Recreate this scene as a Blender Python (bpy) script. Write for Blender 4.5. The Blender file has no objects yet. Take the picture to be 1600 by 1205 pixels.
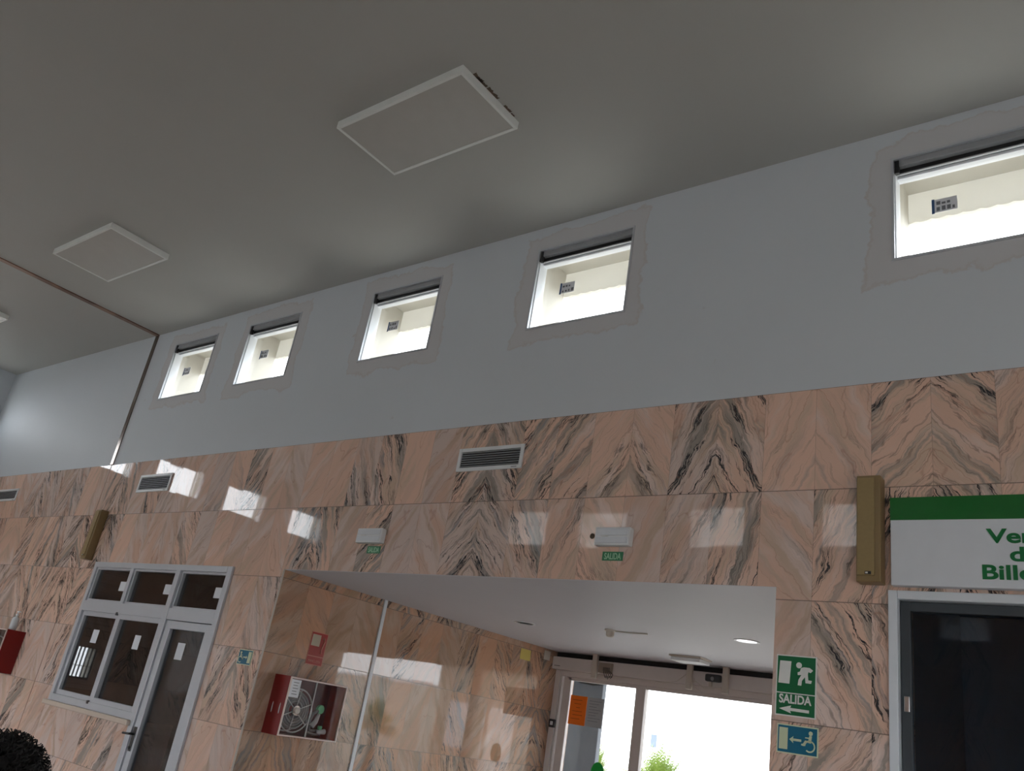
import bpy, bmesh, math, random
from mathutils import Matrix, Vector, noise

sc = bpy.context.scene
C = sc.collection
random.seed(7)

# ------------------------------------------------------------------ camera, sky, sun, exposure
cam_d = bpy.data.cameras.new('camera')
cam = bpy.data.objects.new('camera', cam_d); C.objects.link(cam)
R = Matrix(((0.7870711, 0.59581618, 0.15975658), (0.11107054, -0.39163253, 0.91339329), (0.60678037, -0.70116121, -0.37442027)))
cam.matrix_world = Matrix.Translation((0, -4.4, 1.65)) @ R.transposed().to_4x4()
cam_d.sensor_fit = 'HORIZONTAL'; cam_d.sensor_width = 36.0
cam_d.lens = 1306.236 / 1600 * 36.0
cam_d.clip_start = 0.02; cam_d.clip_end = 500
sc.camera = cam

w = bpy.data.worlds.new('world'); sc.world = w; w.use_nodes = True
wn = w.node_tree; wn.nodes.clear()
wo = wn.nodes.new('ShaderNodeOutputWorld'); bg = wn.nodes.new('ShaderNodeBackground')
bg.inputs[0].default_value = (0.90, 0.95, 1.0, 1); bg.inputs[1].default_value = 1.0
wn.links.new(bg.outputs[0], wo.inputs[0])

sun_d = bpy.data.lights.new('sun', 'SUN'); sun = bpy.data.objects.new('sun', sun_d); C.objects.link(sun)
sun_d.energy = 1.6; sun_d.angle = math.radians(0.5); sun_d.color = (1.0, 0.95, 0.86)
sun.rotation_euler = Vector((-0.25, -0.45, -0.86)).to_track_quat('-Z', 'Y').to_euler()
sun.location = (0, 20, 30)

sc.view_settings.view_transform = 'Standard'; sc.view_settings.look = 'None'
sc.view_settings.gamma = 1; sc.view_settings.use_curve_mapping = False
sc.view_settings.exposure = 3.0
sc.cycles.use_denoising = True
sc.cycles.max_bounces = 14; sc.cycles.diffuse_bounces = 8; sc.cycles.transparent_max_bounces = 16
sc.cycles.sample_clamp_indirect = 6.0

ZM, ZC, ZN = 3.70, 5.385, 2.567        # marble top, hall ceiling, passage ceiling
XL, XR, YB, YD = -13.75, 6.5, -6.65, 4.15
NX0, NX1 = -5.95, -1.72                # passage side walls

# ------------------------------------------------------------------ node helpers
def mat(name):
    m = bpy.data.materials.new(name); m.use_nodes = True
    nt = m.node_tree; nt.nodes.clear()
    o = nt.nodes.new('ShaderNodeOutputMaterial'); b = nt.nodes.new('ShaderNodeBsdfPrincipled')
    nt.links.new(b.outputs[0], o.inputs[0])
    return m, nt, b

class N:
    def __init__(s, nt): s.nt = nt
    def _in(s, sock, v):
        if hasattr(v, 'is_linked') or hasattr(v, 'links'): s.nt.links.new(v, sock)
        elif isinstance(v, (tuple, list)) and len(v) == 3 and sock.type == 'RGBA': sock.default_value = (*v, 1)
        else: sock.default_value = v
    def m(s, op, a, b=0.0, c=0.0, clamp=False):
        n = s.nt.nodes.new('ShaderNodeMath'); n.operation = op; n.use_clamp = clamp
        s._in(n.inputs[0], a); s._in(n.inputs[1], b); s._in(n.inputs[2], c); return n.outputs[0]
    def xyz(s, x, y, z):
        n = s.nt.nodes.new('ShaderNodeCombineXYZ'); s._in(n.inputs[0], x); s._in(n.inputs[1], y); s._in(n.inputs[2], z); return n.outputs[0]
    def pos(s):
        n = s.nt.nodes.new('ShaderNodeTexCoord'); q = s.nt.nodes.new('ShaderNodeSeparateXYZ')
        s.nt.links.new(n.outputs['Object'], q.inputs[0]); return n.outputs['Object'], q.outputs[0], q.outputs[1], q.outputs[2]
    def noise(s, v, scale, detail=3, rough=.5, dist=0.0):
        n = s.nt.nodes.new('ShaderNodeTexNoise'); s._in(n.inputs['Vector'], v)
        n.inputs['Scale'].default_value = scale; n.inputs['Detail'].default_value = detail
        n.inputs['Roughness'].default_value = rough; n.inputs['Distortion'].default_value = dist
        return n.outputs['Fac'] if 'Fac' in n.outputs else n.outputs[0]
    def white(s, v):
        n = s.nt.nodes.new('ShaderNodeTexWhiteNoise'); n.noise_dimensions = '3D'; s._in(n.inputs['Vector'], v); return n.outputs['Value'], n.outputs['Color']
    def mix(s, f, a, b):
        n = s.nt.nodes.new('ShaderNodeMix'); n.data_type = 'RGBA'
        s._in(n.inputs[0], f); s._in(n.inputs[6], a); s._in(n.inputs[7], b); return n.outputs[2]
    def ramp(s, v, lo, hi, a=0.0, b=1.0):
        n = s.nt.nodes.new('ShaderNodeMapRange'); n.interpolation_type = 'SMOOTHSTEP'
        s._in(n.inputs[0], v); s._in(n.inputs[1], lo); s._in(n.inputs[2], hi); n.inputs[3].default_value = a; n.inputs[4].default_value = b
        return n.outputs[0]
    def bump(s, h, strength, dist, b):
        n = s.nt.nodes.new('ShaderNodeBump'); n.inputs['Strength'].default_value = strength; n.inputs['Distance'].default_value = dist
        s._in(n.inputs['Height'], h); s.nt.links.new(n.outputs[0], b.inputs['Normal'])

def simple(name, col, rough=.5, metal=0.0, var=0.06, scale=8.0, bump=0.0, spec=.5, emit=None):
    m, nt, b = mat(name); n = N(nt)
    p = n.pos()[0]
    f = n.noise(p, scale, 4)
    lo = tuple(c * (1 - var) for c in col); hi = tuple(min(1, c * (1 + var)) for c in col)
    nt.links.new(n.mix(f, lo, hi), b.inputs['Base Color'])
    b.inputs['Roughness'].default_value = rough; b.inputs['Metallic'].default_value = metal
    b.inputs['Specular IOR Level'].default_value = spec
    if bump: n.bump(n.noise(p, scale * 12, 3), bump, .002, b)
    if emit: b.inputs['Emission Color'].default_value = (*emit[0], 1); b.inputs['Emission Strength'].default_value = emit[1]
    return m

def marble(name, axis, origin, warm=0.0, shade=1.0):
    """book-matched 0.3 x 0.6 m slabs; axis = which object axis runs along the wall"""
    m, nt, b = mat(name); n = N(nt)
    _, X, Y, Z = n.pos()
    U = (X, Y)[axis]
    TW, TH = 0.297, 0.60
    u = n.m('DIVIDE', n.m('SUBTRACT', U, origin), TW); v = n.m('DIVIDE', n.m('SUBTRACT', ZM, Z), TH)
    iu = n.m('FLOOR', u); iv = n.m('FLOOR', v); fu = n.m('FRACT', u); fv = n.m('FRACT', v)
    par = n.m('FLOORED_MODULO', iu, 2.0)
    pair = n.m('FLOOR', n.m('DIVIDE', iu, 2.0))
    loose = n.m('GREATER_THAN', n.white(n.xyz(pair, iv, 47.0 + axis))[0], .42)   # some neighbours are book-matched, the rest are laid at random
    lean = n.m('LESS_THAN', n.white(n.xyz(iu, iv, 53.0 + axis))[0], .36)
    flip = n.m('ADD', n.m('MULTIPLY', loose, lean), n.m('MULTIPLY', n.m('SUBTRACT', 1.0, loose), par))
    mu = n.m('ABSOLUTE', n.m('SUBTRACT', flip, fu))
    pair = n.m('ADD', pair, n.m('MULTIPLY', n.m('MULTIPLY', loose, par), 371.0))
    sv, scol = n.white(n.xyz(pair, iv, 3.0 + axis)); tv, _t = n.white(n.xyz(iu, iv, 11.0 + axis))
    q = n.nt.nodes.new('ShaderNodeSeparateColor'); nt.links.new(scol, q.inputs[0])
    r1, r2, r3 = q.outputs[0], q.outputs[1], q.outputs[2]
    lx = n.m('MULTIPLY', mu, TW); ly = n.m('MULTIPLY', n.m('SUBTRACT', 1.0, fv), TH)
    # wander of the veins
    wp = n.xyz(n.m('ADD', lx, n.m('MULTIPLY', r1, 40.0)), n.m('ADD', ly, n.m('MULTIPLY', r2, 40.0)), n.m('MULTIPLY', tv, 0.25))
    w1 = n.m('SUBTRACT', n.noise(wp, 5.0, 4, .55), .5); w2 = n.m('SUBTRACT', n.noise(wp, 17.0, 4, .6), .5)
    # angle 48..72 degrees
    ang = n.m('ADD', 0.85, n.m('MULTIPLY', r3, 0.42))
    ca, sa = n.m('COSINE', ang), n.m('SINE', ang)
    along = n.m('ADD', n.m('MULTIPLY', lx, ca), n.m('MULTIPLY', ly, sa))
    across = n.m('SUBTRACT', n.m('MULTIPLY', lx, sa), n.m('MULTIPLY', ly, ca))
    across = n.m('ADD', across, n.m('ADD', n.m('MULTIPLY', w1, .10), n.m('MULTIPLY', w2, .030)))
    def field(sx, sy, off, detail=3, rough=.5):
        p = n.xyz(n.m('ADD', n.m('MULTIPLY', along, sy), n.m('MULTIPLY', r1, 31.0 + off)), n.m('ADD', n.m('MULTIPLY', across, sx), n.m('MULTIPLY', r2, 57.0 + off)), n.m('MULTIPLY', r3, 13.0 + off))
        return n.noise(p, 1.0, detail, rough)
    def ridge(f, wd, lvl=.5):
        return n.m('SUBTRACT', 1.0, n.ramp(n.m('ABSOLUTE', n.m('SUBTRACT', f, lvl)), 0.0, wd), clamp=True)
    k = 1 + warm
    pale = (0.74 - .16 * warm, 0.59 - .24 * warm, 0.53 - .34 * warm); peach = (0.71 - .16 * warm, 0.478 - .21 * warm, 0.375 - .25 * warm); tan = (0.60 - .18 * warm, 0.44 - .20 * warm, 0.34 - .22 * warm)
    tone = n.m('ADD', field(7, 2, 1.0, 4), n.m('MULTIPLY', n.m('SUBTRACT', tv, .5), .22))
    col = n.mix(n.ramp(tone, .36, .56), pale, peach)
    col = n.mix(n.ramp(field(11, 1.6, 5.0, 4), .50, .68), col, tan)
    strength = n.ramp(n.m('ADD', n.m('ADD', n.m('MULTIPLY', sv, .8), .18 * warm), n.m('MULTIPLY', field(2.5, 1.2, 9.0, 2), .5)), .48, .90)
    band = n.m('MULTIPLY', n.ramp(field(11, .9, 2.0, 5, .62), .50, .62), n.m('ADD', .12, n.m('MULTIPLY', strength, .75)))
    col = n.mix(band, col, (0.29, 0.265, 0.235))
    blue = n.m('MULTIPLY', n.ramp(field(16, 1.2, 3.0, 5, .6), .56, .68), n.m('MULTIPLY', strength, .8))
    col = n.mix(blue, col, (0.22, 0.235, 0.25))
    fine = n.m('MULTIPLY', ridge(field(18, 1.2, 4.0, 2, .5), .018), n.m('ADD', .04, n.m('MULTIPLY', strength, .5)))
    col = n.mix(fine, col, (0.17, 0.12, 0.10))
    gate = n.ramp(field(5, 1.5, 7.0, 2), .44, .56)
    dark = n.m('MULTIPLY', n.m('MULTIPLY', ridge(field(10, .8, 6.0, 6, .66), .024), gate), n.m('MULTIPLY', strength, 1.5), clamp=True)
    col = n.mix(dark, col, (0.035, 0.035, 0.04))
    f2 = n.m('MULTIPLY', ridge(field(26, .7, 12.0, 3, .5), .025), n.m('MULTIPLY', n.ramp(field(6, 1.2, 14.0, 2), .5, .6), n.m('MULTIPLY', strength, .6)))
    col = n.mix(f2, col, (0.09, 0.085, 0.085))
    red = n.m('MULTIPLY', ridge(field(5, 1.2, 8.0, 2, .5), .008), .30)
    col = n.mix(red, col, (0.32, 0.13, 0.08))
    # slab to slab brightness and joints
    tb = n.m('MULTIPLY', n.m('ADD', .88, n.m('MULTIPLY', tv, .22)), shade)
    vm = nt.nodes.new('ShaderNodeVectorMath'); vm.operation = 'SCALE'; nt.links.new(col, vm.inputs[0]); nt.links.new(tb, vm.inputs['Scale']); col = vm.outputs[0]
    ev = n.m('MULTIPLY', n.m('SUBTRACT', .5, n.m('ABSOLUTE', n.m('SUBTRACT', fv, .5))), TH)
    eu = n.m('MULTIPLY', n.m('SUBTRACT', .5, n.m('ABSOLUTE', n.m('SUBTRACT', fu, .5))), TW)
    jh = n.m('SUBTRACT', 1.0, n.ramp(ev, .0015, .0035)); jv = n.m('MULTIPLY', n.m('SUBTRACT', 1.0, n.ramp(eu, .0006, .002)), .35)
    j = n.m('MAXIMUM', n.m('MULTIPLY', jh, .75), jv)
    col = n.mix(j, col, (0.10, 0.07, 0.055))
    nt.links.new(col, b.inputs['Base Color'])
    nt.links.new(n.m('ADD', n.m('ADD', .025, n.m('MULTIPLY', j, .4)), n.m('MULTIPLY', dark, .1)), b.inputs['Roughness'])
    b.inputs['Specular IOR Level'].default_value = .5
    # every slab sits a hair out of true, so reflections break at the joints
    nm = nt.nodes.new('ShaderNodeNewGeometry'); off = nt.nodes.new('ShaderNodeVectorMath'); off.operation = 'SUBTRACT'
    _a, wc = n.white(n.xyz(iu, iv, 29.0)); nt.links.new(wc, off.inputs[0]); off.inputs[1].default_value = (.5, .5, .5)
    sc_ = nt.nodes.new('ShaderNodeVectorMath'); sc_.operation = 'SCALE'; nt.links.new(off.outputs[0], sc_.inputs[0]); sc_.inputs['Scale'].default_value = .0055
    ad = nt.nodes.new('ShaderNodeVectorMath'); ad.operation = 'ADD'; nt.links.new(nm.outputs['Normal'], ad.inputs[0]); nt.links.new(sc_.outputs[0], ad.inputs[1])
    nr = nt.nodes.new('ShaderNodeVectorMath'); nr.operation = 'NORMALIZE'; nt.links.new(ad.outputs[0], nr.inputs[0])
    nt.links.new(nr.outputs[0], b.inputs['Normal'])
    return m

WINX = (-9.11, -7.63, -5.69, -3.77, -1.12)      # lower corners of the five high windows
WW, WZ0, WZ1 = 0.88, 4.455, 5.18

def plaster(name, stains=False, col=(0.59, 0.63, 0.67)):
    m, nt, b = mat(name); n = N(nt)
    p, X, Y, Z = n.pos()
    c = n.mix(n.noise(p, .8, 5, .6), tuple(k * .95 for k in col), tuple(k * 1.04 for k in col))
    if stains:
        best = None
        wob = n.m('MULTIPLY', n.m('SUBTRACT', n.noise(p, 2.6, 6, .65), .5), .34)
        for x in WINX:
            dx = n.m('SUBTRACT', n.m('ABSOLUTE', n.m('SUBTRACT', X, x + WW / 2)), WW / 2)
            best = dx if best is None else n.m('MINIMUM', best, dx)
        dz = n.m('SUBTRACT', n.m('ABSOLUTE', n.m('SUBTRACT', Z, (WZ0 + WZ1) / 2)), (WZ1 - WZ0) / 2)
        d = n.m('ADD', n.m('MAXIMUM', best, dz), wob)
        patch = n.m('SUBTRACT', 1.0, n.ramp(d, .10, .13))
        c = n.mix(n.m('MULTIPLY', patch, .45), c, (0.56, 0.52, 0.51))
        edge = n.m('SUBTRACT', 1.0, n.ramp(n.m('ABSOLUTE', n.m('SUBTRACT', d, .115)), 0.0, .016))
        c = n.mix(n.m('MULTIPLY', edge, .35), c, (0.48, 0.40, 0.36))
        spot = n.ramp(n.noise(p, 9.0, 2), .74, .78)
        c = n.mix(n.m('MULTIPLY', spot, .25), c, (0.45, 0.42, 0.40))
    nt.links.new(c, b.inputs['Base Color']); b.inputs['Roughness'].default_value = .55
    b.inputs['Specular IOR Level'].default_value = .2
    n.bump(n.noise(p, 30.0, 4), .12, .003, b)
    return m

def glass(name, tint=(1, 1, 1), ior=1.45):
    m = bpy.data.materials.new(name); m.use_nodes = True; nt = m.node_tree; nt.nodes.clear()
    o = nt.nodes.new('ShaderNodeOutputMaterial'); mx = nt.nodes.new('ShaderNodeMixShader')
    fr = nt.nodes.new('ShaderNodeFresnel'); fr.inputs[0].default_value = ior
    ge = nt.nodes.new('ShaderNodeNewGeometry'); mr = nt.nodes.new('ShaderNodeMapRange'); mr.inputs[3].default_value = ior; mr.inputs[4].default_value = 1 / ior
    nt.links.new(ge.outputs['Backfacing'], mr.inputs[0]); nt.links.new(mr.outputs[0], fr.inputs[0])
    t = nt.nodes.new('ShaderNodeBsdfTransparent'); g = nt.nodes.new('ShaderNodeBsdfGlossy'); g.inputs['Roughness'].default_value = 0.0
    t.inputs[0].default_value = (*tint, 1)
    nt.links.new(fr.outputs[0], mx.inputs[0]); nt.links.new(t.outputs[0], mx.inputs[1]); nt.links.new(g.outputs[0], mx.inputs[2]); nt.links.new(mx.outputs[0], o.inputs[0])
    return m

def brown_joint():
    m, nt, b = mat('brown_joint'); n = N(nt); p = n.pos()[0]
    c = n.mix(n.ramp(n.noise(p, 2.5, 4), .4, .6), (0.14, 0.065, 0.04), (0.27, 0.15, 0.10))
    nt.links.new(c, b.inputs['Base Color']); b.inputs['Roughness'].default_value = .35; return m

M = dict(
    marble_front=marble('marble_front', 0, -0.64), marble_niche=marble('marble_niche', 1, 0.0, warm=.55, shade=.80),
    marble_end=marble('marble_end', 1, 0.1, warm=.1),
    plaster=plaster('plaster_front', True), plain=plaster('plaster_plain'),
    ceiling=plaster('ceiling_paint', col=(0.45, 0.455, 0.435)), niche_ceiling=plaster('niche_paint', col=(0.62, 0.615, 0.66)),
    lamp_white=simple('lamp_white', (0.80, 0.83, 0.81), .35), diffuser=simple('diffuser', (0.48, 0.48, 0.455), .3),
    white=simple('white_plastic', (0.74, 0.76, 0.78), .4), sign_white=simple('sign_white', (0.66, 0.69, 0.74), .35),
    alu=simple('aluminium', (0.52, 0.54, 0.58), .42, .25, var=.04), door_alu=simple('door_aluminium', (0.66, 0.61, 0.59), .45, .0, var=.04),
    metal=simple('bright_steel', (0.62, 0.62, 0.62), .18, .9), white_frame=simple('white_lacquer', (0.86, 0.90, 0.95), .3),
    counter_frame=simple('counter_lacquer', (0.66, 0.70, 0.75), .35),
    brown=brown_joint(), dark=simple('gap_and_plate_black', (0.012, 0.012, 0.014), .6), blind=simple('blind_grey', (0.30, 0.31, 0.325), .6),  # dark: near-black standing in for shaded gaps, also a small plate
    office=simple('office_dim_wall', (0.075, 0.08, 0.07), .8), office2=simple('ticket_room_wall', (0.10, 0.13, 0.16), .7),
    cream=simple('cream_render', (0.56, 0.54, 0.48), .8, bump=.3), fascia=simple('fascia_cream', (0.80, 0.78, 0.72), .7),
    tan=simple('tan_cloth', (0.30, 0.215, 0.095), .6, var=.12, scale=60, bump=.5), tan_dark=simple('tan_lacquer', (0.24, 0.165, 0.075), .35),
    green=simple('sign_green', (0.004, 0.13, 0.045), .3), green2=simple('corporate_green', (0.0, 0.125, 0.012), .35), letter=simple('letter_green', (0.0, 0.15, 0.035), .35),
    lum=simple('luminous_white', (0.72, 0.72, 0.70), .4), lum_green=simple('luminous_cream', (0.58, 0.64, 0.44), .4), teal=simple('sign_teal', (0.004, 0.13, 0.22), .3),
    smallgreen=simple('small_sign_green', (0.03, 0.20, 0.09), .4), smalllum=simple('small_sign_letter', (0.36, 0.62, 0.42), .4),
    red=simple('cabinet_red', (0.20, 0.005, 0.004), .4, spec=.3), red_sign=simple('red_sign', (0.30, 0.010, 0.006), .3), pink=simple('faded_pink', (0.50, 0.20, 0.15), .4),
    maroon=simple('cabinet_inside', (0.07, 0.012, 0.02), .6), beige=simple('faded_beige', (0.42, 0.36, 0.27), .5),
    hose=simple('hose_grey', (0.45, 0.45, 0.46), .5), brass=simple('brass', (0.6, 0.42, 0.2), .3, .9), valve=simple('valve_green', (0.12, 0.45, 0.22), .4),
    paper=simple('paper', (0.72, 0.74, 0.78), .7), orange=simple('orange_paper', (0.95, 0.20, 0.01), .7), yellow=simple('yellow_paper', (0.60, 0.48, 0.12), .7),
    blueprint=simple('label_blue', (0.03, 0.09, 0.22), .6), ink=simple('label_ink', (0.16, 0.17, 0.19), .7),
    ballgreen=simple('sticker_green', (0.0, 0.40, 0.05), .5), black=simple('black_plastic', (0.02, 0.02, 0.022), .35),
    offwhite=simple('aged_plastic', (0.55, 0.50, 0.44), .5), pillar=simple('pillar_grey', (0.16, 0.18, 0.21), .7),
    hair=simple('black_hair', (0.008, 0.007, 0.007), .6, spec=.2), skin=simple('skin', (0.42, 0.24, 0.16), .5), shirt=simple('dark_shirt', (0.03, 0.035, 0.05), .8), jeans=simple('jeans', (0.05, 0.07, 0.13), .8), shoe=simple('shoe', (0.05, 0.05, 0.05), .6),
    leaf=simple('palm_leaf', (0.13, 0.19, 0.03), .6, var=.3, scale=3), bark=simple('bark', (0.2, 0.14, 0.09), .9),
    floor=simple('terrazzo', (0.36, 0.35, 0.33), .25, var=.15, scale=40), ground=simple('paving', (0.26, 0.26, 0.25), .9), roofing=simple('roof_screed', (0.20, 0.195, 0.18), .9),
    eye=simple('eye_white', (0.8, 0.8, 0.78), .3), lip=simple('lip', (0.40, 0.14, 0.12), .5), paleblue=simple('pale_blue_sign', (0.11, 0.14, 0.18), .5),
    dustplaster=simple('crumbled_plaster', (0.12, 0.085, 0.06), .9, var=.5, scale=60), window_glass=glass('window_glass'),
    dark_glass=glass('office_glass', (.55, .56, .58), 1.5), ticket_glass=glass('ticket_glass', (.66, .74, .80), 1.45), sash_dark=simple('dark_sash', (0.045, 0.055, 0.065), .5), frost=simple('bottle_plastic', (0.62, 0.66, 0.68), .15),
)
_m, _nt, _b = mat('blind_cloth'); _mx = _nt.nodes.new('ShaderNodeMixShader'); _tr = _nt.nodes.new('ShaderNodeBsdfTranslucent'); _tr.inputs[0].default_value = (.85, .82, .78, 1)
_b.inputs['Base Color'].default_value = (.5, .48, .45, 1); _b.inputs['Roughness'].default_value = .8; _mx.inputs[0].default_value = .6
_nt.links.new(_b.outputs[0], _mx.inputs[1]); _nt.links.new(_tr.outputs[0], _mx.inputs[2]); _m2 = _nt.nodes.new('ShaderNodeMixShader'); _m2.inputs[0].default_value = .38; _tp = _nt.nodes.new('ShaderNodeBsdfTransparent'); _nt.links.new(_mx.outputs[0], _m2.inputs[1]); _nt.links.new(_tp.outputs[0], _m2.inputs[2])
_nt.links.new(_m2.outputs[0], [n for n in _nt.nodes if n.type == 'OUTPUT_MATERIAL'][0].inputs[0])
M['blind_cloth'] = _m
_m = M['fascia']; _nt = _m.node_tree; _o = [n for n in _nt.nodes if n.type == 'OUTPUT_MATERIAL'][0]; _b = [n for n in _nt.nodes if n.type == 'BSDF_PRINCIPLED'][0]
_mx = _nt.nodes.new('ShaderNodeMixShader'); _tr = _nt.nodes.new('ShaderNodeBsdfTranslucent'); _tr.inputs[0].default_value = (.80, .79, .75, 1); _mx.inputs[0].default_value = .35
_nt.links.new(_b.outputs[0], _mx.inputs[1]); _nt.links.new(_tr.outputs[0], _mx.inputs[2]); _nt.links.new(_mx.outputs[0], _o.inputs[0])   # translucency added to make the shaded fascia glow brighter
M['lamp_glow'] = simple('downlight_glow', (0.8, 0.8, 0.8), .4, emit=((1.0, 0.97, 0.92), 0.22))

# ------------------------------------------------------------------ geometry helpers
class MB:
    def __init__(s): s.bm = bmesh.new(); s.mi = 0
    def face(s, pts, mi=None):
        f = s.bm.faces.new([s.bm.verts.new(p) for p in pts]); f.material_index = s.mi if mi is None else mi; return f
    def box(s, x0, x1, y0, y1, z0, z1, bev=0.0):
        if bev:
            t = MB(); t.box(x0, x1, y0, y1, z0, z1)
            bmesh.ops.remove_doubles(t.bm, verts=t.bm.verts, dist=1e-6)
            bmesh.ops.bevel(t.bm, geom=list(t.bm.edges), offset=bev, segments=2, affect='EDGES', profile=.6)
            s.merge(t); return s
        v = [(x, y, z) for x in (x0, x1) for y in (y0, y1) for z in (z0, z1)]
        vs = [s.bm.verts.new(p) for p in v]
        for idx in ((0, 1, 3, 2), (4, 6, 7, 5), (0, 4, 5, 1), (2, 3, 7, 6), (0, 2, 6, 4), (1, 5, 7, 3)):
            s.bm.faces.new([vs[i] for i in idx]).material_index = s.mi
        return s
    def merge(s, t):
        me = bpy.data.meshes.new('tmp'); t.bm.to_mesh(me)
        n0 = len(s.bm.faces); s.bm.from_mesh(me); s.bm.faces.ensure_lookup_table()
        for f in s.bm.faces[n0:]: f.material_index = s.mi
        bpy.data.meshes.remove(me)
    def prism(s, pts, z0, z1):
        a = sum(pts[i][0] * pts[(i + 1) % len(pts)][1] - pts[(i + 1) % len(pts)][0] * pts[i][1] for i in range(len(pts)))
        if a < 0: pts = pts[::-1]
        lo = [s.bm.verts.new((x, y, z0)) for x, y in pts]; hi = [s.bm.verts.new((x, y, z1)) for x, y in pts]
        s.bm.faces.new(hi).material_index = s.mi; s.bm.faces.new(lo[::-1]).material_index = s.mi
        for i in range(len(pts)):
            j = (i + 1) % len(pts); s.bm.faces.new((lo[i], lo[j], hi[j], hi[i])).material_index = s.mi
        return s
    def disc(s, cx, cy, r, z0, z1, n=32, ry=None):
        return s.prism([(cx + r * math.cos(i * 2 * math.pi / n), cy + (ry or r) * math.sin(i * 2 * math.pi / n)) for i in range(n)], z0, z1)
    def ring(s, cx, cy, r0, r1, z0, z1, n=40, a0=0, a1=360):
        full = abs(a1 - a0) >= 360; k = n if full else n + 1
        P = []
        for i in range(k):
            a = math.radians(a0 + (a1 - a0) * i / n); c, t = math.cos(a), math.sin(a)
            P.append([s.bm.verts.new((cx + r * c, cy + r * t, z)) for r, z in ((r0, z0), (r1, z0), (r1, z1), (r0, z1))])
        for i in range(n):
            A, B = P[i], P[(i + 1) % k]
            for q in range(4): s.bm.faces.new((A[q], A[(q + 1) % 4], B[(q + 1) % 4], B[q])).material_index = s.mi
        if not full: s.bm.faces.new(P[0]); s.bm.faces.new(P[-1][::-1])
        return s
    def frame(s, x0, x1, y0, y1, wd, z0, z1, wt=None):
        wt = wt or wd
        s.box(x0, x0 + wd, y0, y1, z0, z1); s.box(x1 - wd, x1, y0, y1, z0, z1)
        s.box(x0 + wd, x1 - wd, y0, y0 + wt, z0, z1); s.box(x0 + wd, x1 - wd, y1 - wt, y1, z0, z1); return s
    def tube(s, pts, r, n=8, closed=False):
        pts = [Vector(p) for p in pts]; rs = r if isinstance(r, (list, tuple)) else [r] * len(pts)
        rings = []; prev = None
        for i, p in enumerate(pts):
            if closed: t = pts[(i + 1) % len(pts)] - pts[i - 1]
            else: t = pts[min(i + 1, len(pts) - 1)] - pts[max(i - 1, 0)]
            t.normalize()
            a = prev - prev.dot(t) * t if prev is not None else t.orthogonal()
            if a.length < 1e-6: a = t.orthogonal()
            a.normalize(); prev = a; b = t.cross(a)
            rings.append([s.bm.verts.new(p + rs[i] * (math.cos(k * 2 * math.pi / n) * a + math.sin(k * 2 * math.pi / n) * b)) for k in range(n)])
        m = len(rings)
        for i in range(m if closed else m - 1):
            A, B = rings[i], rings[(i + 1) % m]
            for k in range(n): s.bm.faces.new((A[k], A[(k + 1) % n], B[(k + 1) % n], B[k])).material_index = s.mi
        if not closed: s.bm.faces.new(rings[0][::-1]); s.bm.faces.new(rings[-1])
        return s
    def lathe(s, prof, n=32, cx=0, cy=0):
        rings = [[s.bm.verts.new((cx + r * math.cos(k * 2 * math.pi / n), cy + r * math.sin(k * 2 * math.pi / n), z)) for k in range(n)] for r, z in prof]
        for A, B in zip(rings, rings[1:]):
            for k in range(n): s.bm.faces.new((A[k], A[(k + 1) % n], B[(k + 1) % n], B[k])).material_index = s.mi
        s.bm.faces.new(rings[0][::-1]); s.bm.faces.new(rings[-1]); return s
    def ball(s, c, r, seg=20, sq=(1, 1, 1)):
        t = bmesh.new(); bmesh.ops.create_uvsphere(t, u_segments=seg, v_segments=seg // 2, radius=r)
        for v in t.verts: v.co = Vector((v.co.x * sq[0], v.co.y * sq[1], v.co.z * sq[2])) + Vector(c)
        q = MB(); q.bm.free(); q.bm = t; s.merge(q); return s
    def build(s, name, m, parent=None, smooth=False, mx=None, bevel=0.0, **props):
        bmesh.ops.recalc_face_normals(s.bm, faces=s.bm.faces)
        me = bpy.data.meshes.new(name); s.bm.to_mesh(me); s.bm.free()
        for x in (m if isinstance(m, (list, tuple)) else [m]): me.materials.append(x)
        if smooth:
            for p in me.polygons: p.use_smooth = True
        o = bpy.data.objects.new(name, me); C.objects.link(o)
        if parent is not None: o.parent = parent
        if mx is not None: o.matrix_world = mx
        if bevel:
            bv = o.modifiers.new('bevel', 'BEVEL'); bv.width = bevel; bv.segments = 2; bv.limit_method = 'ANGLE'
        for k, v in props.items(): o[k] = v
        return o

def F(o, u, v):
    """frame: origin, u axis, v axis, normal = u x v"""
    u = Vector(u); v = Vector(v); n = u.cross(v)
    return Matrix(((u.x, v.x, n.x, o[0]), (u.y, v.y, n.y, o[1]), (u.z, v.z, n.z, o[2]), (0, 0, 0, 1)))
def on_front(x, z, y=0.0): return F((x, y, z), (1, 0, 0), (0, 0, 1))
def on_niche(y, z, x=NX0): return F((x, y, z), (0, 1, 0), (0, 0, 1))
def on_ceiling(x, y, z=ZC): return F((x, y, z), (1, 0, 0), (0, -1, 0))

def thing(name, mx, label, cat, group=None, kind=None):
    o = bpy.data.objects.new(name, None); o.empty_display_size = .1; C.objects.link(o); o.matrix_world = mx
    if label: o['label'] = label
    if cat: o['category'] = cat
    if group: o['group'] = group
    if kind: o['kind'] = kind
    return o
def tag(o, label, cat, group=None):
    o['label'] = label; o['category'] = cat
    if group: o['group'] = group
    return o
def dup(root, mx, label=None):
    def rec(o, parent):
        c = o.copy(); C.objects.link(c)
        if parent is not None: c.parent = parent
        for ch in [k for k in list(bpy.data.objects) if k.parent == o]: rec(ch, c)
        return c
    r = rec(root, None); r.matrix_world = mx
    if label: r['label'] = label
    return r
def S(o): o['kind'] = 'structure'; return o

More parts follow.
